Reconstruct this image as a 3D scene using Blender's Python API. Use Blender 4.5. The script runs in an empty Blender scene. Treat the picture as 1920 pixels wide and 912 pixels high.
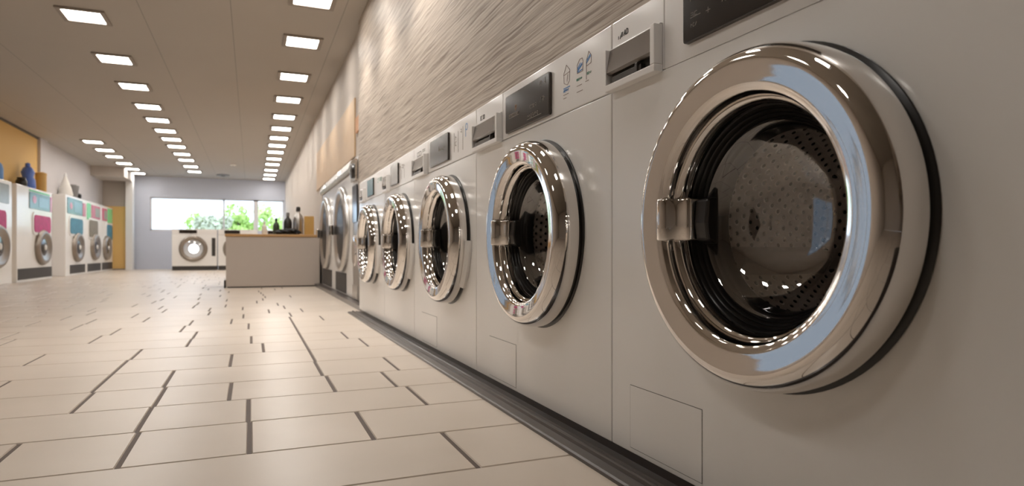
import bpy, bmesh, math, random
from mathutils import Vector, Matrix
PI = math.pi
random.seed(7)
S = bpy.context.scene
C = S.collection

# ------------------------------------------------------------ camera, world, exposure
TH = math.atan(489 / 1189.0)
cam_d = bpy.data.cameras.new('camera')
cam = bpy.data.objects.new('camera', cam_d); C.objects.link(cam)
cam.location = (0, 0, 0.61)
cam.rotation_euler = (PI / 2, 0, -TH)
cam_d.sensor_width = 36.0
cam_d.lens = 1189.0 / 1920 * 36
cam_d.shift_y = 16 / 1920.0
cam_d.clip_start = 0.02
cam_d.dof.use_dof = True
cam_d.dof.focus_distance = 1.9
cam_d.dof.aperture_fstop = 3.5
S.camera = cam

S.view_settings.view_transform = 'Standard'
S.view_settings.look = 'None'
S.view_settings.gamma = 1.0
S.view_settings.use_curve_mapping = False
S.view_settings.exposure = 0.38

PANEL_LIGHT = 18.5      # strength of the square ceiling lights
SKY_LIGHT = 2.6         # strength of the overcast sky
DOWN_SPOT = 30.0        # watts of the narrow lamp in each fixture of the row by the wall

w = bpy.data.worlds.new('sky'); S.world = w; w.use_nodes = True
bg = w.node_tree.nodes['Background']
bg.inputs[0].default_value = (0.66, 0.83, 1.0, 1)
bg.inputs[1].default_value = SKY_LIGHT

# ------------------------------------------------------------ materials
def lin(c):
    c = c / 255.0
    return c / 12.92 if c <= 0.04045 else ((c + 0.055) / 1.055) ** 2.4
def rgb(r, g, b): return (lin(r), lin(g), lin(b), 1.0)

def mat(name, col, rough=0.5, metal=0.0, coat=0.0, spec=0.5, emit=None, es=0.0, noise=0.0, nscale=8.0, bump=0.0):
    m = bpy.data.materials.new(name); m.use_nodes = True
    nt = m.node_tree; p = nt.nodes['Principled BSDF']
    p.inputs['Base Color'].default_value = col
    p.inputs['Roughness'].default_value = rough
    p.inputs['Metallic'].default_value = metal
    p.inputs['Coat Weight'].default_value = coat
    p.inputs['Coat Roughness'].default_value = 0.12
    p.inputs['Specular IOR Level'].default_value = spec
    if emit:
        p.inputs['Emission Color'].default_value = emit
        p.inputs['Emission Strength'].default_value = es
    if noise or bump:
        tc = nt.nodes.new('ShaderNodeTexCoord'); n = nt.nodes.new('ShaderNodeTexNoise')
        n.inputs['Scale'].default_value = nscale; n.inputs['Detail'].default_value = 4
        nt.links.new(tc.outputs['Object'], n.inputs['Vector'])
        if noise:
            mx = nt.nodes.new('ShaderNodeMix'); mx.data_type = 'RGBA'
            mx.inputs[6].default_value = tuple(v * (1 - noise) for v in col[:3]) + (1,)
            mx.inputs[7].default_value = tuple(min(1, v * (1 + noise)) for v in col[:3]) + (1,)
            nt.links.new(n.outputs['Fac'], mx.inputs[0]); nt.links.new(mx.outputs[2], p.inputs['Base Color'])
        if bump:
            b = nt.nodes.new('ShaderNodeBump'); b.inputs['Strength'].default_value = bump; b.inputs['Distance'].default_value = 0.01
            nt.links.new(n.outputs['Fac'], b.inputs['Height']); nt.links.new(b.outputs[0], p.inputs['Normal'])
    return m

M = {}
M['enamel'] = mat('white_enamel', rgb(244, 242, 239), 0.28, coat=0.35, noise=0.012, nscale=3)
M['panel'] = mat('white_control_panel', rgb(240, 237, 234), 0.3, coat=0.3, noise=0.01, nscale=3)
M['chrome'] = mat('chrome', (0.80, 0.77, 0.74, 1), 0.045, 1.0)
M['satin'] = mat('satin_steel', (0.55, 0.53, 0.51, 1), 0.3, 1.0, noise=0.1, nscale=40)
M['rubber'] = mat('black_rubber', (0.012, 0.010, 0.009, 1), 0.28, spec=0.6, noise=0.2, nscale=20)
M['blackgap'] = mat('dark_seam', (0.03, 0.026, 0.022, 1), 0.8, noise=0.1)
M['screen'] = mat('dark_screen', rgb(46, 39, 34), 0.16, spec=0.35, noise=0.05)
M['screen_edge'] = mat('screen_bezel', rgb(70, 64, 60), 0.25, metal=0.4, noise=0.05)
M['print'] = mat('pale_print', rgb(150, 140, 130), 0.5, noise=0.05)
M['orange'] = mat('amber_print', rgb(190, 140, 90), 0.5, noise=0.05)
M['ink'] = mat('black_ink', rgb(40, 38, 36), 0.5, noise=0.05)
M['blue_ink'] = mat('blue_ink', rgb(70, 140, 205), 0.5, noise=0.05)
M['brown_ink'] = mat('brown_ink', rgb(120, 92, 88), 0.5, noise=0.05)
M['green_ink'] = mat('green_ink', rgb(90, 150, 130), 0.5, noise=0.05)
M['drawer_glass'] = mat('smoked_drawer_cover', rgb(128, 120, 114), 0.22, metal=0.35, coat=0.3, noise=0.08, nscale=15)
M['rail'] = mat('dark_base_rail', rgb(62, 54, 50), 0.3, coat=0.2, noise=0.1, nscale=6)
M['ceilframe'] = mat('light_frame', rgb(150, 140, 130), 0.5, noise=0.03)
M['diff'] = mat('lit_diffuser', (1, 1, 1, 1), 0.5, emit=(1.0, 0.955, 0.90, 1), es=PANEL_LIGHT)
M['countertop'] = mat('oak_countertop', rgb(190, 150, 100), 0.4, noise=0.12, nscale=6)
M['counter'] = mat('counter_front', rgb(195, 184, 174), 0.5, noise=0.02)
M['vent'] = mat('dark_vent', rgb(62, 58, 55), 0.6, noise=0.1)
M['white'] = mat('white_paint', rgb(228, 226, 224), 0.5, noise=0.01)
M['black'] = mat('black_cloth', rgb(18, 16, 16), 0.8, noise=0.3, nscale=30, bump=0.3)
M['blue'] = mat('blue_plastic', rgb(88, 120, 205), 0.35, noise=0.05)
M['lightblue'] = mat('pale_blue_plastic', rgb(145, 185, 220), 0.35, noise=0.05)
M['midblue'] = mat('mid_blue_plastic', rgb(100, 145, 200), 0.35, noise=0.05)
M['yellow'] = mat('yellow_card', rgb(205, 165, 95), 0.5, noise=0.06)
M['tan'] = mat('tan_panel', rgb(198, 168, 132), 0.45, noise=0.06, nscale=2)
M['orangep'] = mat('orange_panel', rgb(205, 150, 105), 0.5, noise=0.06)
M['magenta'] = mat('magenta_laundry', rgb(190, 30, 115), 0.5, noise=0.5, nscale=9, bump=0.5)
M['teal'] = mat('teal_laundry', rgb(50, 125, 150), 0.5, noise=0.5, nscale=8, bump=0.5)
M['olive'] = mat('olive_laundry', rgb(125, 115, 95), 0.6, noise=0.4, nscale=8, bump=0.5)
M['disp_teal'] = mat('teal_display', rgb(85, 130, 140), 0.25, noise=0.25, nscale=5)
M['disp_pink'] = mat('pink_display', rgb(200, 90, 125), 0.25, noise=0.15, nscale=5)
M['disp_green'] = mat('green_display', rgb(110, 215, 150), 0.25, noise=0.1, nscale=5)
M['disp_blue'] = mat('blue_display', rgb(105, 150, 175), 0.25, noise=0.15, nscale=5)
M['disp_grey'] = mat('grey_display', rgb(150, 155, 150), 0.25, noise=0.2, nscale=5)
M['greydoor'] = mat('grey_door_ring', rgb(150, 140, 130), 0.3, metal=0.7, noise=0.1)
M['leaf'] = mat('leaf', rgb(190, 215, 120), 0.6, noise=0.4, nscale=3)
M['leaf2'] = mat('grey_green_leaf', rgb(205, 205, 175), 0.6, noise=0.4, nscale=3)
M['bark'] = mat('bark', rgb(95, 80, 65), 0.8, noise=0.3)
M['pave'] = mat('pale_paving', rgb(190, 188, 182), 0.7, noise=0.08, nscale=1.5)
M['grout'] = mat('dark_grout', rgb(88, 72, 62), 0.6, noise=0.15, nscale=9)
M['bottle_green'] = mat('dark_green_bottle', rgb(60, 70, 55), 0.3, noise=0.1)
M['greyplastic'] = mat('grey_plastic', rgb(120, 116, 114), 0.4, noise=0.1)
M['drumlamp'] = mat('lit_drum_lamp', (1, 1, 1, 1), 0.4, emit=(.85, .93, 1, 1), es=2.5)
M['dryerglass'] = mat('black_dryer_glass', rgb(34, 31, 30), 0.35, spec=0.15, noise=0.05)
M['pale'] = mat('pale_plastic', rgb(235, 232, 226), 0.4, noise=0.05)

def nodes(name):
    m = bpy.data.materials.new(name); m.use_nodes = True
    return m, m.node_tree, m.node_tree.nodes['Principled BSDF']
def N(nt, t, **k):
    n = nt.nodes.new(t)
    for a, v in k.items(): setattr(n, a, v)
    return n
def math_n(nt, op, a, b=None, c=None):
    n = nt.nodes.new('ShaderNodeMath'); n.operation = op
    for i, v in enumerate((a, b, c)):
        if v is None: continue
        if isinstance(v, (int, float)): n.inputs[i].default_value = v
        else: nt.links.new(v, n.inputs[i])
    return n.outputs[0]

# floor tile: satin ceramic
def tile_mat():
    m, nt, p = nodes('cream_floor_tile')
    tc = N(nt, 'ShaderNodeTexCoord'); n = N(nt, 'ShaderNodeTexNoise'); n.inputs['Scale'].default_value = 1.3; n.inputs['Detail'].default_value = 5
    nt.links.new(tc.outputs['Object'], n.inputs['Vector'])
    r = N(nt, 'ShaderNodeValToRGB')
    r.color_ramp.elements[0].position = 0.3; r.color_ramp.elements[0].color = rgb(204, 190, 174)
    r.color_ramp.elements[1].position = 0.7; r.color_ramp.elements[1].color = rgb(218, 204, 189)
    nt.links.new(n.outputs['Fac'], r.inputs[0]); nt.links.new(r.outputs[0], p.inputs['Base Color'])
    p.inputs['Roughness'].default_value = 0.34; p.inputs['Specular IOR Level'].default_value = 0.9
    return m
M['tile'] = tile_mat()

def wood_mat():
    m, nt, p = nodes('brushed_wood_panelling')
    tc = N(nt, 'ShaderNodeTexCoord')
    # slow waviness that bends the grain
    mp0 = N(nt, 'ShaderNodeMapping'); mp0.inputs['Scale'].default_value = (1, 1.6, 2.2)
    nt.links.new(tc.outputs['Object'], mp0.inputs[0])
    n0 = N(nt, 'ShaderNodeTexNoise'); n0.inputs['Scale'].default_value = 2.2; n0.inputs['Detail'].default_value = 2
    nt.links.new(mp0.outputs[0], n0.inputs['Vector'])
    sc = N(nt, 'ShaderNodeVectorMath', operation='SCALE'); sc.inputs['Scale'].default_value = 0.022
    nt.links.new(n0.outputs['Color'], sc.inputs[0])
    ad = N(nt, 'ShaderNodeVectorMath', operation='ADD')
    nt.links.new(tc.outputs['Object'], ad.inputs[0]); nt.links.new(sc.outputs[0], ad.inputs[1])
    mp = N(nt, 'ShaderNodeMapping'); mp.inputs['Scale'].default_value = (1, 1.7, 80.0); mp.inputs['Rotation'].default_value = (math.radians(-3), 0, 0)
    nt.links.new(ad.outputs[0], mp.inputs[0])
    n1 = N(nt, 'ShaderNodeTexNoise'); n1.inputs['Scale'].default_value = 1.0; n1.inputs['Detail'].default_value = 3; n1.inputs['Roughness'].default_value = 0.55
    nt.links.new(mp.outputs[0], n1.inputs['Vector'])
    r = N(nt, 'ShaderNodeValToRGB'); e = r.color_ramp.elements
    e[0].position = 0.30; e[0].color = rgb(116, 99, 85)
    e[1].position = 0.62; e[1].color = rgb(190, 178, 163)
    x = r.color_ramp.elements.new(0.42); x.color = rgb(160, 145, 130)
    nt.links.new(n1.outputs['Fac'], r.inputs[0]); nt.links.new(r.outputs[0], p.inputs['Base Color'])
    b = N(nt, 'ShaderNodeBump'); b.inputs['Strength'].default_value = 0.5; b.inputs['Distance'].default_value = 0.006
    nt.links.new(n1.outputs['Fac'], b.inputs['Height']); nt.links.new(b.outputs[0], p.inputs['Normal'])
    p.inputs['Roughness'].default_value = 0.5
    return m
M['wood'] = wood_mat()

def plaster(name, col, joints=()):
    m, nt, p = nodes(name)
    tc = N(nt, 'ShaderNodeTexCoord'); n = N(nt, 'ShaderNodeTexNoise'); n.inputs['Scale'].default_value = 0.9; n.inputs['Detail'].default_value = 3
    nt.links.new(tc.outputs['Object'], n.inputs['Vector'])
    mx = N(nt, 'ShaderNodeMix', data_type='RGBA')
    mx.inputs[6].default_value = tuple(v * 0.96 for v in col[:3]) + (1,); mx.inputs[7].default_value = tuple(min(1, v * 1.04) for v in col[:3]) + (1,)
    nt.links.new(n.outputs['Fac'], mx.inputs[0]); out = mx.outputs[2]
    if joints:
        sp = N(nt, 'ShaderNodeSeparateXYZ'); nt.links.new(tc.outputs['Object'], sp.inputs[0])
        acc = None
        for j in joints:
            d = math_n(nt, 'ABSOLUTE', math_n(nt, 'SUBTRACT', sp.outputs['X'], j))
            k = math_n(nt, 'LESS_THAN', d, 0.004)
            acc = k if acc is None else math_n(nt, 'MAXIMUM', acc, k)
        m2 = N(nt, 'ShaderNodeMix', data_type='RGBA'); nt.links.new(acc, m2.inputs[0]); nt.links.new(out, m2.inputs[6])
        m2.inputs[7].default_value = tuple(v * 0.6 for v in col[:3]) + (1,); out = m2.outputs[2]
    nt.links.new(out, p.inputs['Base Color']); p.inputs['Roughness'].default_value = 0.7
    return m
M['ceiling'] = plaster('ceiling_board', rgb(178, 171, 162), (-0.2, -1.1, 0.93, -2.9, -4.0))
M['wall'] = plaster('warm_grey_plaster', rgb(190, 180, 170))
M['wallw'] = plaster('white_plaster', rgb(205, 200, 200))
M['wallb'] = plaster('cool_grey_plaster', rgb(206, 210, 222))
M['ochre'] = plaster('ochre_plaster', rgb(228, 188, 118))

def drum_mat():
    m, nt, p = nodes('perforated_steel_drum')
    uv = N(nt, 'ShaderNodeTexCoord'); sp = N(nt, 'ShaderNodeSeparateXYZ'); nt.links.new(uv.outputs['UV'], sp.inputs[0])
    a = 0.030
    v = math_n(nt, 'DIVIDE', sp.outputs['Y'], a * 0.75)
    row = math_n(nt, 'FLOOR', v)
    off = math_n(nt, 'MULTIPLY', math_n(nt, 'MODULO', row, 2.0), 0.5)
    u = math_n(nt, 'ADD', math_n(nt, 'DIVIDE', sp.outputs['X'], a), off)
    fu = math_n(nt, 'SUBTRACT', math_n(nt, 'FRACT', u), 0.5)
    fv = math_n(nt, 'MULTIPLY', math_n(nt, 'SUBTRACT', math_n(nt, 'FRACT', v), 0.5), 0.75)
    d = math_n(nt, 'SQRT', math_n(nt, 'ADD', math_n(nt, 'MULTIPLY', fu, fu), math_n(nt, 'MULTIPLY', fv, fv)))
    hole = math_n(nt, 'LESS_THAN', d, 0.17)
    mx = N(nt, 'ShaderNodeMix', data_type='RGBA'); nt.links.new(hole, mx.inputs[0])
    mx.inputs[6].default_value = (0.86, 0.81, 0.76, 1); mx.inputs[7].default_value = (0.01, 0.009, 0.008, 1)
    nt.links.new(mx.outputs[2], p.inputs['Base Color'])
    nt.links.new(math_n(nt, 'MULTIPLY', math_n(nt, 'SUBTRACT', 1.0, hole), 0.55), p.inputs['Metallic'])
    p.inputs['Roughness'].default_value = 0.42
    b = N(nt, 'ShaderNodeBump'); b.inputs['Strength'].default_value = 0.8; b.inputs['Distance'].default_value = 0.004
    mr = N(nt, 'ShaderNodeMapRange'); mr.inputs[1].default_value = 0.14; mr.inputs[2].default_value = 0.3
    nt.links.new(d, mr.inputs[0]); nt.links.new(mr.outputs[0], b.inputs['Height']); nt.links.new(b.outputs[0], p.inputs['Normal'])
    return m
M['drum'] = drum_mat()

def glass_mat(name, tint, refl=1.0, rough=0.0, base=0.05):
    m = bpy.data.materials.new(name); m.use_nodes = True; nt = m.node_tree; nt.nodes.clear()
    o = N(nt, 'ShaderNodeOutputMaterial'); t = N(nt, 'ShaderNodeBsdfTransparent'); g = N(nt, 'ShaderNodeBsdfGlossy'); x = N(nt, 'ShaderNodeMixShader')
    t.inputs[0].default_value = tint; g.inputs['Roughness'].default_value = rough
    g.inputs[0].default_value = (refl, refl, refl, 1)
    lw = N(nt, 'ShaderNodeLayerWeight'); lw.inputs[0].default_value = 0.5
    nt.links.new(math_n(nt, 'MULTIPLY_ADD', math_n(nt, 'POWER', lw.outputs['Facing'], 5.0), 0.9 - base, base), x.inputs[0])
    nt.links.new(t.outputs[0], x.inputs[1]); nt.links.new(g.outputs[0], x.inputs[2]); nt.links.new(x.outputs[0], o.inputs[0])
    return m
M['glass'] = glass_mat('door_glass', (0.92, 0.92, 0.93, 1), 1.0, 0.0, 0.20)
M['tintglass'] = glass_mat('grey_dimming_glass', (0.37, 0.37, 0.38, 1))  # grey tint dims the sky mirrored from the added side window
M['winglass'] = glass_mat('window_glass', (0.97, 0.98, 1.0, 1))

# ------------------------------------------------------------ helpers
def link(name, bm, m, parent=None, smooth=False, bevel=0.0):
    me = bpy.data.meshes.new(name)
    bmesh.ops.recalc_face_normals(bm, faces=bm.faces)
    bm.to_mesh(me); bm.free()
    for x in (m if isinstance(m, (list, tuple)) else [m]): me.materials.append(M[x])
    if smooth:
        for p in me.polygons: p.use_smooth = True
        try: me.set_sharp_from_angle(angle=math.radians(50))
        except Exception: pass
    o = bpy.data.objects.new(name, me); C.objects.link(o)
    if parent: o.parent = parent
    if bevel:
        md = o.modifiers.new('bevel', 'BEVEL'); md.width = bevel; md.segments = 2; md.limit_method = 'ANGLE'
    return o
def tag(o, label, cat, group=None):
    o['label'] = label; o['category'] = cat
    if group: o['group'] = group
    return o
def thing(name, label, cat, loc, rz=0, group=None):
    o = bpy.data.objects.new(name, None); C.objects.link(o); o.empty_display_size = 0.1
    o.location = loc; o.rotation_euler = (0, 0, rz)
    return tag(o, label, cat, group)
def struct(name, bm, m, **k):
    o = link(name, bm, m, **k); o['kind'] = 'structure'; return o
def box(bm, x0, x1, y0, y1, z0, z1, mi=0):
    vs = [bm.verts.new((x, y, z)) for x in (x0, x1) for y in (y0, y1) for z in (z0, z1)]
    for q in ((0, 1, 3, 2), (4, 6, 7, 5), (0, 4, 5, 1), (2, 3, 7, 6), (0, 2, 6, 4), (1, 5, 7, 3)):
        f = bm.faces.new([vs[i] for i in q]); f.material_index = mi
    return bm
def bx(*a): return box(bmesh.new(), *a)
def prism_x(bm, pts, x0, x1):
    """profile of (y, z) pulled along x"""
    a = [bm.verts.new((x0, y, z)) for y, z in pts]; b = [bm.verts.new((x1, y, z)) for y, z in pts]
    bm.faces.new(a); bm.faces.new(b[::-1]); n = len(pts)
    for i in range(n): bm.faces.new([a[i], b[i], b[(i + 1) % n], a[(i + 1) % n]])
    return bm
def rrect(bm, x0, x1, z0, z1, y0, y1, r=0.02, seg=6):
    """rounded rectangle plate in the x-z plane"""
    pts = []
    for cx, cz, a in ((x1 - r, z1 - r, 0), (x0 + r, z1 - r, 90), (x0 + r, z0 + r, 180), (x1 - r, z0 + r, 270)):
        for i in range(seg + 1):
            t = math.radians(a + 90 * i / seg); pts.append((cx + r * math.cos(t), cz + r * math.sin(t)))
    a = [bm.verts.new((x, y0, z)) for x, z in pts]; b = [bm.verts.new((x, y1, z)) for x, z in pts]; n = len(pts)
    bm.faces.new(a); bm.faces.new(b[::-1])
    for i in range(n): bm.faces.new([a[i], b[i], b[(i + 1) % n], a[(i + 1) % n]])
    return bm
def lathe(bm, prof, cx, cz, seg=96, a0=0.0, a1=360.0, closed=False, uv=False, sx=1.0):
    """profile of (radius, outward) turned about the y axis through (cx, cz); outward is -y"""
    full = abs(a1 - a0 - 360) < 1e-6
    n = seg if full else seg + 1
    rings = []
    uvl = bm.loops.layers.uv.verify() if uv else None
    for r, o in prof:
        if r < 1e-6: rings.append([bm.verts.new((cx, -o, cz))]); continue
        rings.append([bm.verts.new((cx + sx * r * math.cos(math.radians(a0 + (a1 - a0) * i / seg)), -o, cz + r * math.sin(math.radians(a0 + (a1 - a0) * i / seg)))) for i in range(n)])
    s = [0.0]
    for i in range(1, len(prof)): s.append(s[-1] + math.hypot(prof[i][0] - prof[i - 1][0], prof[i][1] - prof[i - 1][1]))
    R = max(p[0] for p in prof)
    m = len(rings); rng = range(m if closed else m - 1)
    for k in rng:
        A, B = rings[k], rings[(k + 1) % m]
        for i in range(seg):
            j = (i + 1) % n
            if len(A) == 1 and len(B) == 1: continue
            if len(A) == 1: f = bm.faces.new([A[0], B[i], B[j]])
            elif len(B) == 1: f = bm.faces.new([A[i], A[j], B[0]])
            else: f = bm.faces.new([A[i], A[j], B[j], B[i]])
            if uv:
                rr = prof[k][0] > 0.8 * R
                for l in f.loops:
                    v = l.vert.co
                    if rr and prof[(k + 1) % m][0] > 0.8 * R:
                        t = (a0 + (a1 - a0) * (i + (0 if l.vert in (A[i], B[i]) else 1)) / seg) / 360
                        l[uvl].uv = (round(2 * PI * R / 0.030) * 0.030 * t + 10.0, -(-v.y) + 10.008)
                    else: l[uvl].uv = (v.x + 10, v.z + 10)
    if not full and closed:
        for e in (0, n - 1): bm.faces.new([r[e] for r in rings])
    return bm
def lathe_z(prof, seg=24):
    bm = bmesh.new(); rings = []
    for r, z in prof:
        rings.append([bm.verts.new((0, 0, z))] if r < 1e-6 else [bm.verts.new((r * math.cos(2 * PI * i / seg), r * math.sin(2 * PI * i / seg), z)) for i in range(seg)])
    for A, B in zip(rings, rings[1:]):
        for i in range(seg):
            j = (i + 1) % seg
            if len(A) == 1 and len(B) == 1: continue
            if len(A) == 1: bm.faces.new([A[0], B[i], B[j]])
            elif len(B) == 1: bm.faces.new([A[i], A[j], B[0]])
            else: bm.faces.new([A[i], A[j], B[j], B[i]])
    return bm
def holed_plate(bm, x0, x1, z0, z1, y0, y1, cx, cz, r, seg=96):
    """plate in x-z with a round hole, front at y0 and back at y1"""
    def edge(t):
        dx, dz = math.cos(t), math.sin(t); k = 1e9
        if dx > 1e-9: k = min(k, (x1 - cx) / dx)
        if dx < -1e-9: k = min(k, (x0 - cx) / dx)
        if dz > 1e-9: k = min(k, (z1 - cz) / dz)
        if dz < -1e-9: k = min(k, (z0 - cz) / dz)
        return cx + k * dx, cz + k * dz
    ts = [2 * PI * i / seg for i in range(seg)] + [math.atan2(z - cz, x - cx) % (2 * PI) for x in (x0, x1) for z in (z0, z1)]
    ts = sorted(set(round(t, 6) for t in ts)); n = len(ts)
    L = []
    for y in (y0, y1):
        L.append(([bm.verts.new((cx + r * math.cos(t), y, cz + r * math.sin(t))) for t in ts], [bm.verts.new((edge(t)[0], y, edge(t)[1])) for t in ts]))
    for i in range(n):
        j = (i + 1) % n
        for a, b in L: bm.faces.new([a[i], a[j], b[j], b[i]])
        bm.faces.new([L[0][0][i], L[0][0][j], L[1][0][j], L[1][0][i]])
        bm.faces.new([L[0][1][i], L[0][1][j], L[1][1][j], L[1][1][i]])
    return bm
def strokes(bm, lines, y=-0.0012, wd=0.0016, th=0.0008):
    """thin printed strokes: polylines of (x, z)"""
    for ln in lines:
        for (ax, az), (bx_, bz) in zip(ln, ln[1:]):
            d = Vector((bx_ - ax, bz - az)); L = d.length
            if L < 1e-6: continue
            d /= L; nx, nz = -d.y * wd / 2, d.x * wd / 2
            q = [(ax + nx, az + nz), (bx_ + nx, bz + nz), (bx_ - nx, bz - nz), (ax - nx, az - nz)]
            A = [bm.verts.new((x, y, z)) for x, z in q]; B = [bm.verts.new((x, y + th, z)) for x, z in q]
            bm.faces.new(A); bm.faces.new(B[::-1])
            for i in range(4): bm.faces.new([A[i], B[i], B[(i + 1) % 4], A[(i + 1) % 4]])
    return bm

def smooth_path(c, n):
    out = []
    for i in range(len(c) - 1):
        p0, p1, p2, p3 = c[max(i - 1, 0)], c[i], c[i + 1], c[min(i + 2, len(c) - 1)]
        for k in range(n):
            t = k / n
            out.append(tuple(0.5 * (2 * p1[d] + (p2[d] - p0[d]) * t + (2 * p0[d] - 5 * p1[d] + 4 * p2[d] - p3[d]) * t * t + (3 * p1[d] - p0[d] - 3 * p2[d] + p3[d]) * t ** 3) for d in (0, 1)))
    return out + [c[-1]]
def marks(name, lines, y, wd, m, parent):
    """print on a surface: strokes that lie close together become one object"""
    groups = []
    for ln in lines:
        c = (sum(p[0] for p in ln) / len(ln), sum(p[1] for p in ln) / len(ln)); hit = None
        for g in groups:
            if any(abs(c[0] - q[0]) < 0.024 and abs(c[1] - q[1]) < 0.012 for q in g[1]): hit = g; break
        if hit: hit[0].append(ln); hit[1].append(c)
        else: groups.append(([ln], [c]))
    for g in groups: link(name, strokes(bmesh.new(), g[0], y, wd), m, parent)

# ------------------------------------------------------------ the room
CEIL = 3.21
XW = 1.17        # right wall above the far machines
XL = -4.5        # left wall
YB = 25.0        # back wall

def build_floor():
    bm = bmesh.new()
    box(bm, XL, 1.9, -4.0, YB, -0.06, -0.004, 1)
    rows = [-4.0, -3.5, -3.08, -2.66, -2.24, -1.82, -1.40, -0.98, -0.56, -0.14, 0.28, 0.55, 0.93, 1.31, 1.69, 2.07, 2.46, 2.84, 3.23, 3.67, 4.12, 4.54, 4.95, 5.39, 5.84]
    while rows[-1] < YB - 0.6: rows.append(rows[-1] + 0.44)
    rows.append(YB)
    known = {1.69: [-0.95, 0.595], 2.07: [-1.3, -0.68, -0.35, -0.005, 0.37], 2.46: [-0.99, -0.36, -0.01, 0.65],
             2.84: [-1.2, -0.63, -0.355, -0.085, 0.34, 0.61], 3.23: [-1.05, -0.64, -0.365, 0.325, 0.705], 3.67: [-1.55, -0.64, -0.105, 0.33],
             4.12: [-1.13, -0.63, 0.07, 0.33, 0.70], 4.54: [-1.5, -0.385, 0.0, 0.33, 0.63], 4.95: [-1.0, -0.38, 0.33],
             5.39: [-0.955, -0.5, -0.02, 0.33], 5.84: [-1.3, -0.475, -0.16, 0.33, 0.6], 1.31: [-0.5, 0.2]}
    for y0, y1 in zip(rows, rows[1:]):
        js = list(known.get(y0, []))
        x = (min(js) if js else 0.85) - random.uniform(0.35, 0.8)
        while x > XL + 0.2: js.append(x); x -= random.choice((0.32, 0.42, 0.55, 0.64, 0.8))
        if not known.get(y0):
            x = 0.85 - random.uniform(0, 0.3)
        js = sorted(j for j in js if XL + 0.1 < j < 1.8) + [1.9]
        x0 = XL
        for j in js:
            g, gy = 0.0075, 0.003
            a, b, c2, d = x0 + (g if x0 > XL else 0), (j - g if j < 1.9 else j), y0 + gy, y1 - gy
            r = 0.0025
            o = [bm.verts.new(p + (0.0,)) for p in ((a + r, c2 + r), (b - r, c2 + r), (b - r, d - r), (a + r, d - r))]
            q = [bm.verts.new(p + (-0.004,)) for p in ((a, c2), (b, c2), (b, d), (a, d))]
            bm.faces.new(o)
            for i in range(4): bm.faces.new([o[i], q[i], q[(i + 1) % 4], o[(i + 1) % 4]])
            x0 = j
    struct('floor', bm, ['tile', 'grout'])
build_floor()

struct('ceiling', bx(XL - 0.2, 1.9, -4.2, YB + 0.2, CEIL, CEIL + 0.15), 'ceiling')

# wood-clad wall above the near row of machines, then the plain right wall
struct('wall_right', bx(1.12, 1.95, -4.0, 7.27, 1.31, CEIL), 'wood')
bm = bmesh.new(); box(bm, XW, 1.95, 7.28, 11.75, 1.72, CEIL); box(bm, XW, 1.95, 11.75, YB, 0, CEIL); box(bm, 1.90, 2.0, -4.0, 11.75, 0, 1.72)
struct('wall_right_far', bm, 'wall')
struct('wall_behind', bx(XL, 1.95, -4.15, -4.0, 0, CEIL), 'wall')
# left wall; unseen window added near the front to put blue reflections in chrome
LW0, LW1, LZ0, LZ1 = 7.5, 11.9, 0.55, 2.2
bm = bmesh.new()
box(bm, XL - 0.2, XL, -4.0, LW0, 0, CEIL); box(bm, XL - 0.2, XL, LW1, 12.2, 0, CEIL)
box(bm, XL - 0.2, XL, LW0, LW1, 0, LZ0); box(bm, XL - 0.2, XL, LW0, LW1, LZ1, CEIL)
struct('wall_left_near', bm, 'wall')
struct('wall_left', bx(XL - 0.2, XL, 12.2, 17.85, 0, CEIL), 'ochre')
struct('wall_left_far', bx(XL - 0.2, XL, 17.85, YB, 0, CEIL), 'wallw')
struct('trim_1', bx(XL, XL + 0.06, 17.45, 18.0, 0, CEIL), 'wallw')
bm = bmesh.new()
for y in (LW0, (LW0 + LW1) / 2, LW1 - 0.06): box(bm, XL - 0.13, XL - 0.05, y, y + 0.06, LZ0, LZ1)
box(bm, XL - 0.13, XL - 0.05, LW0, LW1, LZ0, LZ0 + 0.06); box(bm, XL - 0.13, XL - 0.05, LW0, LW1, LZ1 - 0.06, LZ1)
w2 = struct('added_unseen_window', bm, 'white')
p = link('pane', bx(XL - 0.095, XL - 0.09, LW0 + 0.02, LW1 - 0.02, LZ0 + 0.02, LZ1 - 0.02), 'tintglass', w2)

# back wall with the wide window
WX0, WX1, WZ0, WZ1 = -3.23, 1.12, 1.34, 2.50
bm = bmesh.new()
box(bm, XL, WX0, YB, YB + 0.2, 0, CEIL); box(bm, WX1, 1.95, YB, YB + 0.2, 0, CEIL)
box(bm, WX0, WX1, YB, YB + 0.2, 0, WZ0); box(bm, WX0, WX1, YB, YB + 0.2, WZ1, CEIL)
struct('wall_back', bm, 'wallb')
bm = bmesh.new()
for x, wd in ((WX0, 0.05), (-0.94, 0.06), (0.08, 0.16), (WX1 - 0.05, 0.05)): box(bm, x, x + wd, YB + 0.05, YB + 0.12, WZ0, WZ1)
box(bm, WX0, WX1, YB + 0.05, YB + 0.12, WZ0, WZ0 + 0.05); box(bm, WX0, WX1, YB + 0.05, YB + 0.12, WZ1 - 0.05, WZ1)
w1 = struct('window_1', bm, 'white')
link('pane', bx(WX0 + 0.02, WX1 - 0.02, YB + 0.08, YB + 0.085, WZ0 + 0.02, WZ1 - 0.02), 'winglass', w1)
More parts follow.
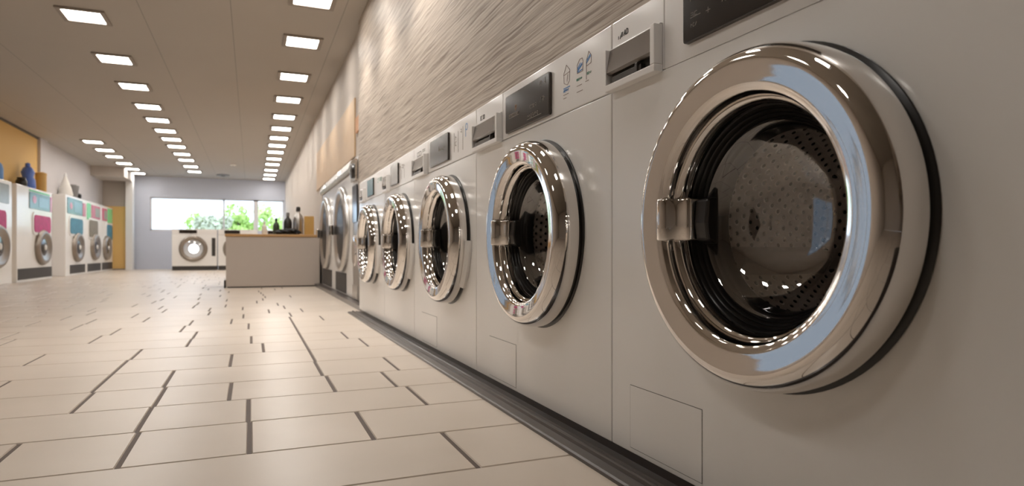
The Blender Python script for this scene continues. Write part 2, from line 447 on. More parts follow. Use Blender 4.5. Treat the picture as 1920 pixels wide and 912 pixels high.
# partition stub, bulkhead and white pillar at the far left corner
struct('wall_partition', bx(XL, -3.82, 24.3, 24.45, 0, CEIL), 'wall')
struct('wall_partition_low', bx(XL + 0.01, -3.83, 24.27, 24.299, 0.05, 2.1), 'ochre')
struct('trim_2', bx(-3.82, -3.62, 24.1, 24.45, 0, CEIL), 'white')
struct('trim_3', bx(XL, -3.62, 22.6, 24.1, 2.92, CEIL), 'wall')
struct('trim_4', bx(XL, XL + 0.03, -4.0, 17.45, CEIL - 0.045, CEIL), 'rail')

# stepped dark rail that carries the near row of machines
def rail():
    pr = [(0.884, 0.0), (0.884, 0.010), (0.890, 0.014), (0.925, 0.014), (0.930, 0.022), (0.937, 0.024), (0.944, 0.020), (0.950, 0.012), (0.962, 0.012), (0.966, 0.018), (0.976, 0.018), (0.980, 0.012), (1.006, 0.012), (1.010, 0.037), (1.74, 0.037), (1.74, 0.0)]
    bm = bmesh.new(); y0, y1 = -1.4, 6.44
    a = [bm.verts.new((x, y0, z)) for x, z in pr]; b = [bm.verts.new((x, y1, z)) for x, z in pr]
    bm.faces.new(a); bm.faces.new(b[::-1])
    for i in range(len(pr)): bm.faces.new([a[i], b[i], b[(i + 1) % len(pr)], a[(i + 1) % len(pr)]])
    return bm
struct('trim_5', rail(), 'rail')
struct('trim_6', bx(1.03, 1.17, 6.47, 11.7, 0.0, 0.05), 'rail')

# ------------------------------------------------------------ near row of washing machines
ZB, ZT, ZP = 0.038, 1.292, 1.087
def glyphs(x, z, w_, h_, n, seed):
    rr = random.Random(seed); out = []; cw = w_ / n
    for i in range(n):
        a = x + i * cw; b = a + cw * 0.62
        k = rr.randrange(5)
        if k == 0: out.append([(a, z), (a, z + h_), (b, z + h_), (b, z), (a, z)])
        elif k == 1: out.append([(a, z), (a, z + h_)]); out.append([(a, z + h_), (b, z + h_ * .5)])
        elif k == 2: out.append([(b, z + h_), (a, z + h_), (a, z), (b, z)])
        elif k == 3: out.append([(a, z), (b, z + h_)])
        else: out.append([(a, z + h_), (b, z + h_)]); out.append([(a, z + h_ * .4), (b, z + h_ * .4)]); out.append([(b, z + h_), (b, z)])
    return out

def make_washer(y_left, y_right, yc, label, drawer, screen, icons, logo, hatch, hinge=False, k=1.0, sg=0.0015, group='large chrome-door washers in the near row'):
    """a machine facing the aisle; the y values are world positions, local x runs to the right seen from the aisle"""
    ym = (y_left + y_right) / 2
    root = thing('washing_machine', label, 'washing machine', (1.0, ym, ZB), -PI / 2, group)
    W2 = (y_left - y_right) / 2 - 0.0025
    X = lambda y: ym - y                     # world y to local x
    Z = lambda z: z - ZB
    cx, cz = X(yc), Z(0.676)
    # carcass: sides, top, bottom, back
    bm = bmesh.new(); D = 0.72; H = Z(ZT); t = 0.012
    box(bm, -W2, -W2 + t, 0.022, D, 0, H); box(bm, W2 - t, W2, 0.022, D, 0, H)
    box(bm, -W2 + t, W2 - t, 0.022, D, 0, t); box(bm, -W2 + t, W2 - t, 0.022, D, H - t, H); box(bm, -W2 + t, W2 - t, D - t, D, t, H - t)
    link('cabinet', bm, 'enamel', root)
    bm = holed_plate(bmesh.new(), -W2, W2, 0.0, Z(ZP) - sg, 0.0, 0.02, cx, cz, 0.262)
    link('front_panel', bm, 'enamel', root, bevel=0.003)
    # control strip, split at the edge of the drawer column
    dx = X(drawer[1]) + 0.006
    cp = link('control_panel', bx(dx + 0.0015, W2, 0.0, 0.02, Z(ZP) + sg, H), 'panel', root, bevel=0.003 if sg > .001 else .0008)
    dp = link('drawer_panel', bx(-W2, dx - 0.0015, 0.0, 0.02, Z(ZP) + 0.0015, H), 'panel', root, bevel=0.003)
    # detergent drawer: raised white surround, smoked cover, grip
    a, b = max(X(drawer[0]), -W2 + 0.004), X(drawer[1]); z0, z1 = Z(1.082), Z(1.212)
    bm = bmesh.new(); f = 0.020
    box(bm, a, b, -0.028, -0.0005, z0, z0 + f); box(bm, b - f, b, -0.028, -0.0005, z0 + f, z1 - 0.004); box(bm, a, a + 0.005, -0.028, -0.0005, z0 + f, z1 - 0.004)
    box(bm, a, b, -0.010, -0.0005, z1 - 0.004, z1)
    dr = link('detergent_drawer', bm, 'panel', root, bevel=0.003)
    bm = prism_x(bmesh.new(), [(-0.026, z0 + f + 0.036), (-0.014, z1 - 0.006), (-0.001, z1 - 0.006), (-0.001, z0 + f + 0.030), (-0.018, z0 + f + 0.030)], a + 0.006, b - f - 0.001)
    link('drawer_cover', bm, 'drawer_glass', dr)
    bm = bx(a + 0.006, b - f - 0.001, -0.006, -0.001, z0 + f, z0 + f + 0.030)
    link('drawer_recess', bm, 'blackgap', dr)
    bm = bmesh.new(); box(bm, a + 0.03, b - f - 0.05, -0.022, -0.007, z0 + f + 0.0005, z0 + f + 0.020); box(bm, b - f - 0.075, b - f - 0.062, -0.026, -0.007, z0 + f + 0.0005, z0 + f + 0.026)
    link('drawer_grip', bm, 'screen_edge', dr, bevel=0.002)
    # screen
    sx0, sx1, sz0, sz1, smat, cols = screen
    sx0, sx1, sz0, sz1 = X(sx0), X(sx1), Z(sz0), Z(sz1)
    sc = link('display', rrect(bmesh.new(), sx0, sx1, sz0, sz1, -0.010, -0.0003, 0.010), 'screen_edge', root)
    link('display_glass', rrect(bmesh.new(), sx0 + 0.004, sx1 - 0.004, sz0 + 0.004, sz1 - 0.004, -0.0112, -0.0098, 0.008), smat, sc)
    for mt, ls, wd in cols: marks('display_mark', [[(X(p_[0]), Z(p_[1])) for p_ in l] for l in ls], -0.0120, wd, mt, sc)
    for mt, ls, wd in icons: marks('printed_icon', [[(X(p_[0]), Z(p_[1])) for p_ in l] for l in ls], -0.0009, wd, mt, cp)
    if logo: link('printed_logo', strokes(bmesh.new(), [[(X(p_[0]), Z(p_[1])) for p_ in l] for l in logo], -0.0009, 0.003), 'ink', dp)
    if hatch:
        h0, h1, k0, k1 = X(hatch[0]), X(hatch[1]), Z(hatch[2]), Z(hatch[3])
        hs = link('hatch_seam', bx(h0, h1, -0.0004, -0.0001, k0, k1), 'blackgap', root)
        link('service_hatch', bx(h0 + 0.0014, h1 - 0.0014, -0.0010, -0.0002, k0 + 0.0014, k1 - 0.0014), 'enamel', hs)
    # door: black seal ring, chrome ring, dark rubber throat, glass bowl, catch
    link('seal_ring', lathe(bmesh.new(), [(0.300 * k, 0.0006), (0.3495 * k, 0.0006), (0.3500 * k, 0.003), (0.3480 * k, 0.005), (0.300 * k, 0.005)], cx, cz, closed=True), 'rubber', root, smooth=True)
    ctrl = [(0.3445, 0.020), (0.3448, 0.036), (0.3432, 0.056), (0.3375, 0.076), (0.3285, 0.0900), (0.3190, 0.0970), (0.3100, 0.0988), (0.3020, 0.0980), (0.2920, 0.0962), (0.2820, 0.0944), (0.2720, 0.0926), (0.2630, 0.0902), (0.2550, 0.0835), (0.2500, 0.0700), (0.2475, 0.052)]
    prof = [(0.300, 0.0055), (0.333, 0.0055), (0.340, 0.009)] + smooth_path(ctrl, 4)
    prof += [(0.2460, 0.044), (0.2440, 0.034), (0.2400, 0.024), (0.2400, 0.016)]
    door = link('door', lathe(bmesh.new(), [(a_ * (k if a_ > .26 else 1), b_ * k) for a_, b_ in prof], cx, cz, seg=160, closed=True), 'chrome', root, smooth=True)
    inner = [(0.243, 0.050), (0.240, 0.051), (0.236, 0.046), (0.234, 0.030), (0.238, 0.026)]
    link('door_lip', lathe(bmesh.new(), [(0.2475, 0.058), (0.2440, 0.061), (0.2380, 0.056), (0.2350, 0.040), (0.2370, 0.030), (0.2440, 0.032)], cx, cz, seg=128, closed=True), 'chrome', door, smooth=True)
    thr = [(0.2395, 0.018)]
    r, o = 0.236, 0.020
    for i in range(6):
        thr += [(r, o), (r - 0.0025, o + 0.003), (r - 0.0055, o - 0.001), (r - 0.0060, o - 0.008)]
        r -= 0.0072; o -= 0.010
    thr += [(0.192, -0.045), (0.192, -0.060)]
    link('rubber_throat', lathe(bmesh.new(), thr, cx, cz, seg=128), 'rubber', door, smooth=True)
    bowl = [(0.205, 0.000), (0.200, -0.004), (0.192, -0.014), (0.178, -0.032), (0.155, -0.050), (0.12, -0.064), (0.07, -0.072), (0.0, -0.075)]
    link('glass_bowl', lathe(bmesh.new(), bowl, cx, cz, seg=96), 'glass', door, smooth=True)
    # latch: curved chrome block bridging lip and throat on the left
    bm = bmesh.new(); hh = 0.050
    pr = [(-0.272, 0.088), (-0.262, 0.098), (-0.246, 0.100), (-0.232, 0.090), (-0.226, 0.070), (-0.214, 0.062), (-0.196, 0.060), (-0.190, 0.050), (-0.190, 0.024), (-0.236, 0.024), (-0.262, 0.060)]
    A = [bm.verts.new((cx + x, -o_, cz + 0.01 - hh)) for x, o_ in pr]; B = [bm.verts.new((cx + x, -o_, cz + 0.01 + hh)) for x, o_ in pr]
    bm.faces.new(A); bm.faces.new(B[::-1])
    for i in range(len(pr)): bm.faces.new([A[i], B[i], B[(i + 1) % len(pr)], A[(i + 1) % len(pr)]])
    ha = link('door_handle', bm, 'chrome', door, bevel=0.005)
    for p_ in ha.data.polygons: p_.use_smooth = True
    link('handle_catch', prism_x(bmesh.new(), [(-0.040, cz + 0.055), (-0.046, cz + 0.0), (-0.040, cz - 0.040), (-0.010, cz - 0.050), (-0.010, cz + 0.060)], cx - 0.189, cx - 0.145), 'rubber', door, bevel=0.006)
    # drum
    dprof = [(0.193, -0.062), (0.200, -0.058), (0.215, -0.066), (0.262, -0.100), (0.266, -0.110), (0.266, -0.430), (0.262, -0.445), (0.240, -0.455), (0.10, -0.462), (0.09, -0.452), (0.0, -0.450)]
    drum = link('drum', lathe(bmesh.new(), dprof, cx, cz, seg=120, uv=True), 'drum', root, smooth=True)
    for ang in (200, 320, 80):
        t_ = math.radians(ang); ux, uz = math.cos(t_), math.sin(t_); bm = bmesh.new()
        def P(rad, s): return (cx + ux * rad - uz * s, cz + uz * rad + ux * s)
        q = [P(0.264, -0.040), P(0.225, -0.014), P(0.220, 0.0), P(0.225, 0.014), P(0.264, 0.040)]
        A = [bm.verts.new((x, 0.125, z)) for x, z in q]; B = [bm.verts.new((x, 0.42, z)) for x, z in q]
        bm.faces.new(A); bm.faces.new(B[::-1])
        for i in range(5): bm.faces.new([A[i], B[i], B[(i + 1) % 5], A[(i + 1) % 5]])
        link('drum_paddle', bm, 'satin', drum, bevel=0.006)
    if hinge:
        hp = [(0.345, 0.0008), (0.372, 0.0008), (0.376, 0.016), (0.366, 0.030), (0.347, 0.030)]
        link('hinge_cover', lathe(bmesh.new(), hp, cx, cz, seg=30, a0=-42, a1=-2, closed=True), 'panel', root, smooth=True)
    return root

# printed marks, given as world (y, z) on the front plane
def yy(a, b): return (a, b)
def gl(y, z, w_, h_, n, seed): return [[(-x_, z_) for x_, z_ in l] for l in glyphs(-y, z, w_, h_, n, seed)]
def rings(y, z, r, n=14): return [[(y + r * math.cos(2 * PI * i / n), z + r * math.sin(2 * PI * i / n)) for i in range(n + 1)]]

m1_cols = [('print', gl(1.262, 1.218, 0.020, 0.009, 1, 3) + rings(1.232, 1.222, 0.005) + gl(1.26, 1.180, 0.028, 0.009, 2, 5) + [[(1.262, 1.178), (1.225, 1.178)]]
            + gl(1.26, 1.155, 0.024, 0.008, 3, 8) + [[(1.205, 1.176), (1.190, 1.176)], [(1.1975, 1.170), (1.1975, 1.183)]]
            + gl(1.150, 1.206, 0.040, 0.010, 4, 11) + gl(1.150, 1.178, 0.040, 0.012, 4, 12) + rings(1.137, 1.184, 0.005) + gl(1.060, 1.192, 0.050, 0.012, 6, 13) + gl(1.060, 1.212, 0.040, 0.012, 4, 14) + gl(1.150, 1.232, 0.05, 0.010, 4, 31), 0.0014),
           ('orange', rings(1.180, 1.245, 0.007) + gl(1.205, 1.226, 0.018, 0.008, 2, 17), 0.0014)]
m2_cols = [('print', [[(2.435, 1.160), (2.435, 1.174)], [(2.435, 1.160), (2.330, 1.160)], [(2.435, 1.174), (2.330, 1.174)]] + gl(2.430, 1.163, 0.095, 0.009, 9, 21) + gl(2.245, 1.125, 0.10, 0.012, 7, 22) + [[(2.25, 1.120), (2.12, 1.120)]]
            + gl(2.22, 1.158, 0.06, 0.012, 4, 23) + gl(2.13, 1.163, 0.045, 0.018, 3, 24) + rings(2.125, 1.232, 0.009) + [[(2.085, 1.224), (2.085, 1.246)], [(2.085, 1.224), (2.094, 1.230)]], 0.0018),
           ('orange', rings(2.365, 1.196, 0.007) + gl(2.370, 1.182, 0.012, 0.005, 1, 25), 0.0018)]
m2_icons = [('brown_ink', [[(1.960, 1.222), (1.940, 1.250), (1.915, 1.228), (1.917, 1.192), (1.932, 1.180), (1.957, 1.190), (1.960, 1.222)], [(1.960, 1.218), (1.918, 1.222)], [(1.930, 1.215), (1.936, 1.192)],
                           [(1.862, 1.200), (1.862, 1.228), (1.845, 1.243), (1.828, 1.243), (1.822, 1.232), (1.824, 1.200), (1.862, 1.200)],
                           [(1.800, 1.225), (1.784, 1.252), (1.768, 1.236), (1.770, 1.212), (1.800, 1.208), (1.800, 1.225)], [(1.800, 1.225), (1.800, 1.165)],
                           [(1.865, 1.158), (1.830, 1.158)], [(1.806, 1.160), (1.785, 1.160)], [(1.962, 1.150), (1.925, 1.150)], [(1.962, 1.138), (1.94, 1.138)], [(1.865, 1.138), (1.825, 1.138)]], 0.0014),
            ('blue_ink', [[(1.962, 1.172), (1.915, 1.172)], [(1.859, 1.206), (1.828, 1.222)], [(1.859, 1.211), (1.828, 1.227)], [(1.859, 1.216), (1.840, 1.230)], [(1.859, 1.203), (1.828, 1.206)], [(1.80, 1.218), (1.772, 1.235)], [(1.798, 1.226), (1.774, 1.240)]] + gl(1.962, 1.160, 0.04, 0.007, 5, 41), 0.003),
            ('green_ink', gl(1.866, 1.176, 0.040, 0.006, 6, 42) + gl(1.795, 1.180, 0.028, 0.006, 4, 43), 0.0018)]
m3_icons = [('blue_ink', rings(3.03, 1.238, 0.016) + [[(3.045, 1.238), (3.045, 1.19)]], 0.004), ('print', [[(3.24, 1.14), (3.24, 1.24)], [(3.17, 1.13), (3.17, 1.24)], [(3.09, 1.13), (3.09, 1.25)]] + gl(3.22, 1.20, 0.03, 0.02, 1, 51) + gl(3.22, 1.17, 0.03, 0.02, 1, 52) + gl(3.13, 1.22, 0.03, 0.02, 1, 53), 0.003)]
m4_icons = [('print', gl(4.62, 1.20, 0.22, 0.03, 4, 61) + [[(4.62, 1.13), (4.62, 1.22)], [(4.52, 1.13), (4.52, 1.20)], [(4.43, 1.13), (4.43, 1.2)]], 0.005)]
m5_icons = [('green_ink', gl(5.45, 1.20, 0.2, 0.03, 4, 71), 0.005)]

# logo of four dark strokes on the nearest machine
lg1 = [[(1.606, 1.234), (1.606, 1.243)], [(1.598, 1.233), (1.592, 1.244)], [(1.586, 1.236), (1.583, 1.250)], [(1.592, 1.236), (1.589, 1.250)], [(1.578, 1.236), (1.571, 1.252), (1.569, 1.236)], [(1.577, 1.241), (1.570, 1.241)], [(1.565, 1.237), (1.563, 1.253), (1.556, 1.250), (1.556, 1.239), (1.565, 1.237)]]
lg2 = [[(2.82, 1.245), (2.82, 1.228), (2.795, 1.228)], [(2.82, 1.237), (2.80, 1.237)], [(2.82, 1.245), (2.795, 1.245)], [(2.785, 1.245), (2.765, 1.245), (2.765, 1.228), (2.785, 1.228), (2.785, 1.245)], [(2.775, 1.245), (2.775, 1.228)]]
lg3 = [[(4.05, 1.25), (4.05, 1.225), (3.95, 1.225), (3.95, 1.25), (4.05, 1.25)], [(4.0, 1.25), (4.0, 1.225)], [(3.92, 1.25), (3.85, 1.25)], [(3.92, 1.24), (3.85, 1.24)]]

make_washer(1.645, 0.385, 1.018, 'nearest and largest-looking white washing machine, its perforated drum visible through the chrome door', (1.645, 1.389), (1.292, 0.860, 1.122, 1.262, 'screen', m1_cols), [], lg1, (1.544, 1.232, 0.052, 0.231), k=1.02, sg=0.0003)
make_washer(2.883, 1.645, 2.16, 'second washing machine of the near row, with blue icon stickers and a wide dark display', (2.870, 2.540), (2.479, 2.053, 1.104, 1.258, 'screen', m2_cols), m2_icons, lg2, (2.699, 2.386, 0.052, 0.229))
make_washer(4.132, 2.883, 3.32, 'third washing machine of the near row, square grey display and tall chrome oval door', (4.10, 3.78), (3.70, 3.32, 1.11, 1.262, 'screen', [('print', gl(3.5, 1.18, 0.12, 0.01, 3, 81) + [[(3.5, 1.18), (3.5, 1.21)]], 0.003)]), m3_icons, lg3, (3.93, 3.58, 0.052, 0.229), True)
make_washer(5.15, 4.132, 4.48, 'fourth washing machine of the near row, small rounded grey display above its chrome door', (5.12, 4.93), (4.86, 4.60, 1.11, 1.262, 'drawer_glass', []), m4_icons, None, None, True)
make_washer(6.30, 5.15, 5.66, 'farthest washing machine of the near row, small bluish display, at the wood wall end', (6.28, 6.08), (5.92, 5.62, 1.11, 1.262, 'disp_teal', []), m5_icons, None, None, True)
tag(link('filler_panel', bx(1.0, 1.7, 6.305, 6.44, ZB, ZT), 'enamel', bevel=0.003), 'narrow white filler panel closing the far end of the near washer row', 'panel')

# ------------------------------------------------------------ big dryers beyond the wood wall
def make_dryer(y0, y1, yc, R_, label, grille, cmat='enamel', group='tall dryers beyond the wood wall'):
    root = thing('tumble_dryer', label, 'dryer', (1.12, (y0 + y1) / 2, 0.0), -PI / 2, group)
    h = (y1 - y0) / 2 - 0.004; X = lambda y: (y0 + y1) / 2 - y; cx = X(yc); cz = 0.90
    bm = bmesh.new(); H = 1.56
    box(bm, -h, -h + .015, .022, .70, .055, H); box(bm, h - .015, h, .022, .70, .055, H); box(bm, -h, h, .022, .70, H - .015, H); box(bm, -h, h, .68, .70, .055, H); box(bm, -h, h, .06, .7, 0.0505, .07)
    link('cabinet', bm, cmat, root)
    if R_ > 0.3: link('front_panel', holed_plate(bmesh.new(), -h, h, .055, H, 0.0, .02, cx, cz, R_ * .72), cmat, root, bevel=.004)
    else: link('front_panel', bx(-h, h, 0, .02, .055, H), cmat, root, bevel=.004)
    link('header', prism_x(bmesh.new(), [(-0.03, 1.565), (-0.05, 1.60), (-0.02, 1.70), (0.35, 1.70), (0.35, 1.565)], -h, h), 'satin', root, bevel=.004)
    link('header_display', prism_x(bmesh.new(), [(-0.0515, 1.602), (-0.026, 1.688), (-0.022, 1.688), (-0.047, 1.602)], -h * .5, h * .1), 'screen', root)
    if R_ > 0.3:
        pr = [(R_, 0.001), (R_ + .005, .03), (R_ - .01, .06), (R_ - .04, .075), (R_ - .08, .068), (R_ - .12, .045), (R_ * .74, .038), (R_ * .72, .001)]
        d = link('door', lathe(bmesh.new(), pr, cx, cz, seg=72, closed=True), 'satin', root, smooth=True)
        link('glass', lathe(bmesh.new(), [(R_ * .74, .0385), (R_ * .72, .046), (R_ * .5, .052), (R_ * .2, .055), (0, .056)], cx, cz, seg=48), 'dryerglass', d, smooth=True)
        link('door_handle', bx(cx - R_ * .98, cx - R_ * .70, -.125, -.085, cz - .07, cz + .07), 'chrome', d, bevel=.01)
        link('drum', lathe(bmesh.new(), [(R_ * .70, 0.0), (R_ * .72, -.05), (R_ * .95 if R_ * .95 < h else h * .95, -.08), (R_ * .95 if R_ * .95 < h else h * .95, -.5), (0, -.52)], cx, cz, seg=64), 'rubber', root, smooth=True)
    link('kick_grille', bx(-h + .06, h * grille, -.008, -.0005, .075, .33), 'vent', root)
    return root
make_dryer(7.72, 9.38, 8.50, 0.55, 'nearer of the two big white dryers with a tall round steel door, dark grille below', 0.35)
make_dryer(9.38, 11.16, 10.40, 0.56, 'farther of the two big white dryers, beside the counter end', 0.5)
# narrow payment unit next to the wood wall
r = thing('payment_kiosk', 'narrow steel payment unit with dark screen between wood wall and big dryers', 'payment machine', (1.12, 7.505, 0.0), -PI / 2)
link('cabinet', bx(-.205, .205, 0, .7, .0505, 1.70), 'satin', r, bevel=.006)
link('screen', rrect(bmesh.new(), -.17, .17, .95, 1.38, -.012, -.0005, .02), 'screen', r)
hd = link('coin_panel', rrect(bmesh.new(), -.17, .17, 1.42, 1.67, -.03, -.0005, .03), 'chrome', r)
link('dial', lathe(bmesh.new(), [(.09, .031), (.085, .05), (.05, .06), (0, .062)], 0, 1.545, seg=32), 'rubber', hd, smooth=True)
link('round_hatch', lathe(bmesh.new(), [(.18, .001), (.182, .012), (.16, .022), (.10, .026), (0, .024)], 0, .62, seg=48), 'chrome', r, smooth=True)
link('kick_plate', bx(-.19, .19, -.01, -.0005, .06, .22), 'satin', r)

tag(link('wall_panel', bx(XW - .02, XW - .0005, 7.80, 12.6, 1.76, 2.47), 'tan', bevel=.004), 'long tan panel on the right wall above the two big dryers', 'wall panel')
tag(link('wall_panel', bx(XW - .02, XW - .0005, 7.29, 7.72, 2.02, 2.20), 'orangep', bevel=.004), 'small orange panel above the payment unit at the wood wall edge', 'wall panel')

# ------------------------------------------------------------ counter and things on it
r = thing('counter', 'long white service counter with thin oak top projecting from the right wall', 'counter', (0.36, 12.0, 0))
CX0, CX1, CY0, CY1 = -0.75, 0.75, -0.42, 0.45
link('body', bx(CX0, CX1, CY0, CY1, 0.02, 0.86), 'counter', r, bevel=.004)
link('worktop', bx(CX0 - .015, CX1, CY0 - .015, CY1 + .015, 0.861, 0.905), 'countertop', r, bevel=.006)
link('plinth', bx(CX0 + .02, CX1, CY0 + .02, CY1 - .02, 0, 0.0195), 'vent', r)
link('corner_guard', bx(CX0 - .03, CX0 - .001, CY0 - .01, CY0 + .12, 0.0, 0.13), 'vent', r, bevel=.005)
TOP = 0.906
bm = bmesh.new(); bmesh.ops.create_icosphere(bm, subdivisions=4, radius=1.0)
for v in bm.verts:
    n = 1 + .22 * math.sin(7 * v.co.x + 3 * v.co.y) * math.cos(5 * v.co.z + 4 * v.co.x) + .08 * math.sin(19 * v.co.x)
    v.co = Vector((v.co.x * .21 * n, v.co.y * .15 * n, max(v.co.z, -.6) * .065 * n + .042))
    v.co.z = max(v.co.z, 0)
o = link('cloth_bag', bm, 'black', smooth=True); o.location = (0.62, 11.9, TOP); tag(o, 'slumped black cloth bag lying on the counter top', 'bag')
o = link('box', bx(-.08, .08, -.10, .10, 0, .34), 'yellow', bevel=.004); o.location = (0.97, 12.05, TOP); tag(o, 'upright yellow box on the counter against the right wall', 'box')
def bottle(name, prof, capprof, m, capm, loc, label, cat='bottle', group=None, s=1.0, sy=1.0):
    rt = thing(name, label, cat, loc, 0, group)
    b = lathe_z([(a * s, z * s) for a, z in prof])
    for v in b.verts: v.co.y *= sy
    link('body', b, m, rt, smooth=True)
    c2 = lathe_z([(a * s, z * s) for a, z in capprof]); link('cap', c2, capm, rt, smooth=True)
    return rt
BP = [(0, 0), (.05, 0), (.055, .01), (.055, .17), (.045, .21), (.02, .24), (.018, .26), (0, .26)]
BC = [(.0, .2605), (.023, .2605), (.023, .30), (.015, .31), (0, .31)]
bottle('bottle', BP, BC, 'pale', 'white', (0.22, 12.25, TOP), 'pale small bottle standing farthest left on the counter back', s=.8)
bottle('bottle', BP, BC, 'bottle_green', 'rubber', (0.42, 12.28, TOP), 'dark green bottle standing on the counter behind the black bag', s=1.0)
bottle('bottle', BP, BC, 'rubber', 'greyplastic', (0.62, 12.3, TOP), 'tall black bottle on the counter left of the steel flask', s=1.35)
bottle('flask', BP, BC, 'satin', 'rubber', (0.80, 12.28, TOP), 'tall steel flask on the counter beside the yellow box', 'flask', s=1.7)

# ------------------------------------------------------------ free-standing washers under the back window
def small_washer(x0, x1, label, lit=True):
    root = thing('front_load_washer', label, 'washing machine', ((x0 + x1) / 2, 23.0, 0), 0, 'washers under the back window')
    h = (x1 - x0) / 2; H = 1.34; cz = .70; R_ = min(.42, h * .75)
    bm = bmesh.new(); t = .015
    box(bm, -h, -h + t, .022, .75, .14, H); box(bm, h - t, h, .022, .75, .14, H); box(bm, -h, h, .022, .75, H - t, H); box(bm, -h, h, .022, .75, .14, .155); box(bm, -h, h, .735, .75, .14, H)
    link('cabinet', bm, 'enamel', root)
    link('front_panel', holed_plate(bmesh.new(), -h, h, .14, 1.16, 0, .02, -.04, cz, R_ * .72), 'enamel', root, bevel=.004)
    link('control_panel', bx(-h, h, 0, .02, 1.165, H), 'panel', root, bevel=.004)
    link('display', rrect(bmesh.new(), -h * .68, h * .10, 1.20, 1.31, -.008, -.0005, .015), 'screen', root)
    if h > .5: link('side_grille', rrect(bmesh.new(), h * .76, h * .93, .46, 1.06, -.008, -.0005, .02), 'vent', root)
    pr = [(R_, .001), (R_, .03), (R_ - .02, .06), (R_ - .06, .07), (R_ - .10, .05), (R_ * .68, .03), (R_ * .68, .001)]
    d = link('door', lathe(bmesh.new(), pr, -.04, cz, seg=64, closed=True), 'greydoor', root, smooth=True)
    link('glass', lathe(bmesh.new(), [(R_ * .70, .03), (R_ * .5, .05), (R_ * .25, .065), (0, .07)], -.04, cz, seg=48), 'glass', d, smooth=True)
    link('drum', lathe(bmesh.new(), [(R_ * .70, 0), (R_ * .85, -.05), (R_ * .85, -.16), (0, -.18)], -.04, cz, seg=48), 'white', root, smooth=True)
    link('plinth', bx(-h + .01, h - .01, .01, .74, 0, .138), 'vent', root)
    if lit: link('drum_lamp', lathe(bmesh.new(), [(.15, -.170), (.15, -.158), (.10, -.150), (0, -.148)], -.04, cz, seg=32), 'drumlamp', root, smooth=True)
    return root
small_washer(-2.36, -1.04, 'white front-load washer standing clear left of the counter under the back window')
small_washer(-1.01, 0.20, 'white front-load washer just behind the left end of the counter', False)
small_washer(0.40, 1.13, 'narrow white front-load washer behind the counter near the right wall', False)

# ------------------------------------------------------------ stacked machines along the left wall
XF = -4.2
def stack_unit(y0, y1, label, top, disp, win, doorc, vent, rd=.38, extra=None):
    """local x runs along +y; positions below are world y"""
    root = thing('stacked_washer_dryer', label, 'stacked washer dryer', (XF, (y0 + y1) / 2, 0), PI / 2, 'stacked machines along the left wall')
    X = lambda y: y - (y0 + y1) / 2; a, b = X(y0) + .006, X(y1) - .006
    link('cabinet', bx(a, b, 0, .285, .0, top), 'enamel', root, bevel=.01)
    for (d0, d1, z0, z1, m) in disp:
        dp = link('display', rrect(bmesh.new(), X(d0), X(d1), z0, z1, -.012, -.0005, .03 if z1 - z0 > .1 else .01), m, root)
        if m == 'disp_teal':
            a_, wd = X(d0), d1 - d0
            link('display_graphic', lathe(bmesh.new(), [(.085, .0125), (.085, .015), (0, .015)], a_ + wd * .22, z0 + .20, seg=24, sx=1.5), 'disp_pink', dp)
            link('display_graphic', rrect(bmesh.new(), a_ + wd * .42, a_ + wd * .92, z0 + .06, z1 - .07, -.015, -.0125, .02), 'disp_blue', dp)
        elif m == 'disp_pink' and d1 - d0 > .5:
            link('display_graphic', rrect(bmesh.new(), X(d0) + .4 * (d1 - d0), X(d1) - .06, z0 + .05, z1 - .06, -.015, -.0125, .02), 'disp_grey', dp)
    w0, w1, z0, z1, m = win
    fr = link('upper_door', rrect(bmesh.new(), X(w0) - .07, X(w1) + .07, z0 - .06, z1 + .06, -.02, -.0005, .14, 8), 'enamel', root)
    link('door_window', rrect(bmesh.new(), X(w0), X(w1), z0, z1, -.032, -.0195, .10, 8), m, fr)
    yc, zc = doorc; cx = X(yc)
    d = link('lower_door', lathe(bmesh.new(), [(rd, .001), (rd, .04), (rd - .03, .08), (rd - .08, .09), (rd - .13, .06), (rd * .45, .045), (rd * .45, .001)], cx, zc, seg=48, closed=True, sx=1.35), 'greydoor', root, smooth=True)
    link('door_glass', lathe(bmesh.new(), [(rd * .46, .046), (rd * .3, .06), (0, .07)], cx, zc, seg=32, sx=1.35), 'screen', d, smooth=True)
    link('door_hub', lathe(bmesh.new(), [(rd * .16, .066), (rd * .14, .085), (0, .09)], cx, zc, seg=24), 'pale', d, smooth=True)
    for v0, v1 in vent: link('kick_grille', bx(X(v0), X(v1), -.01, -.0005, .05, .27), 'vent', root)
    return root
stack_unit(12.4, 14.75, 'stacked washer dryer cut by the left frame edge, blue jugs on its top', 1.93, [(13.3, 14.0, 1.45, 1.86, 'rubber'), (14.05, 14.55, 1.50, 1.86, 'disp_grey')], (13.2, 14.35, .98, 1.36, 'magenta'), (13.9, .70), [(12.6, 13.95)], .40)
stack_unit(15.0, 17.35, 'white stacked washer dryer with magenta laundry in its window on the ochre wall', 1.93, [(15.75, 17.15, 1.50, 1.84, 'disp_teal'), (15.75, 17.15, 1.855, 1.885, 'disp_green'), (17.18, 17.32, 1.50, 1.84, 'disp_pink')], (16.0, 17.15, 1.02, 1.38, 'magenta'), (16.6, .70), [(15.06, 17.3)])
stack_unit(18.5, 20.6, 'stacked washer dryer with blue laundry, first beyond the ochre wall', 2.02, [(18.65, 20.15, 1.56, 1.96, 'disp_teal'), (20.2, 20.5, 1.56, 1.92, 'disp_pink')], (18.85, 20.1, 1.06, 1.46, 'teal'), (19.6, .72), [(18.9, 20.45)])
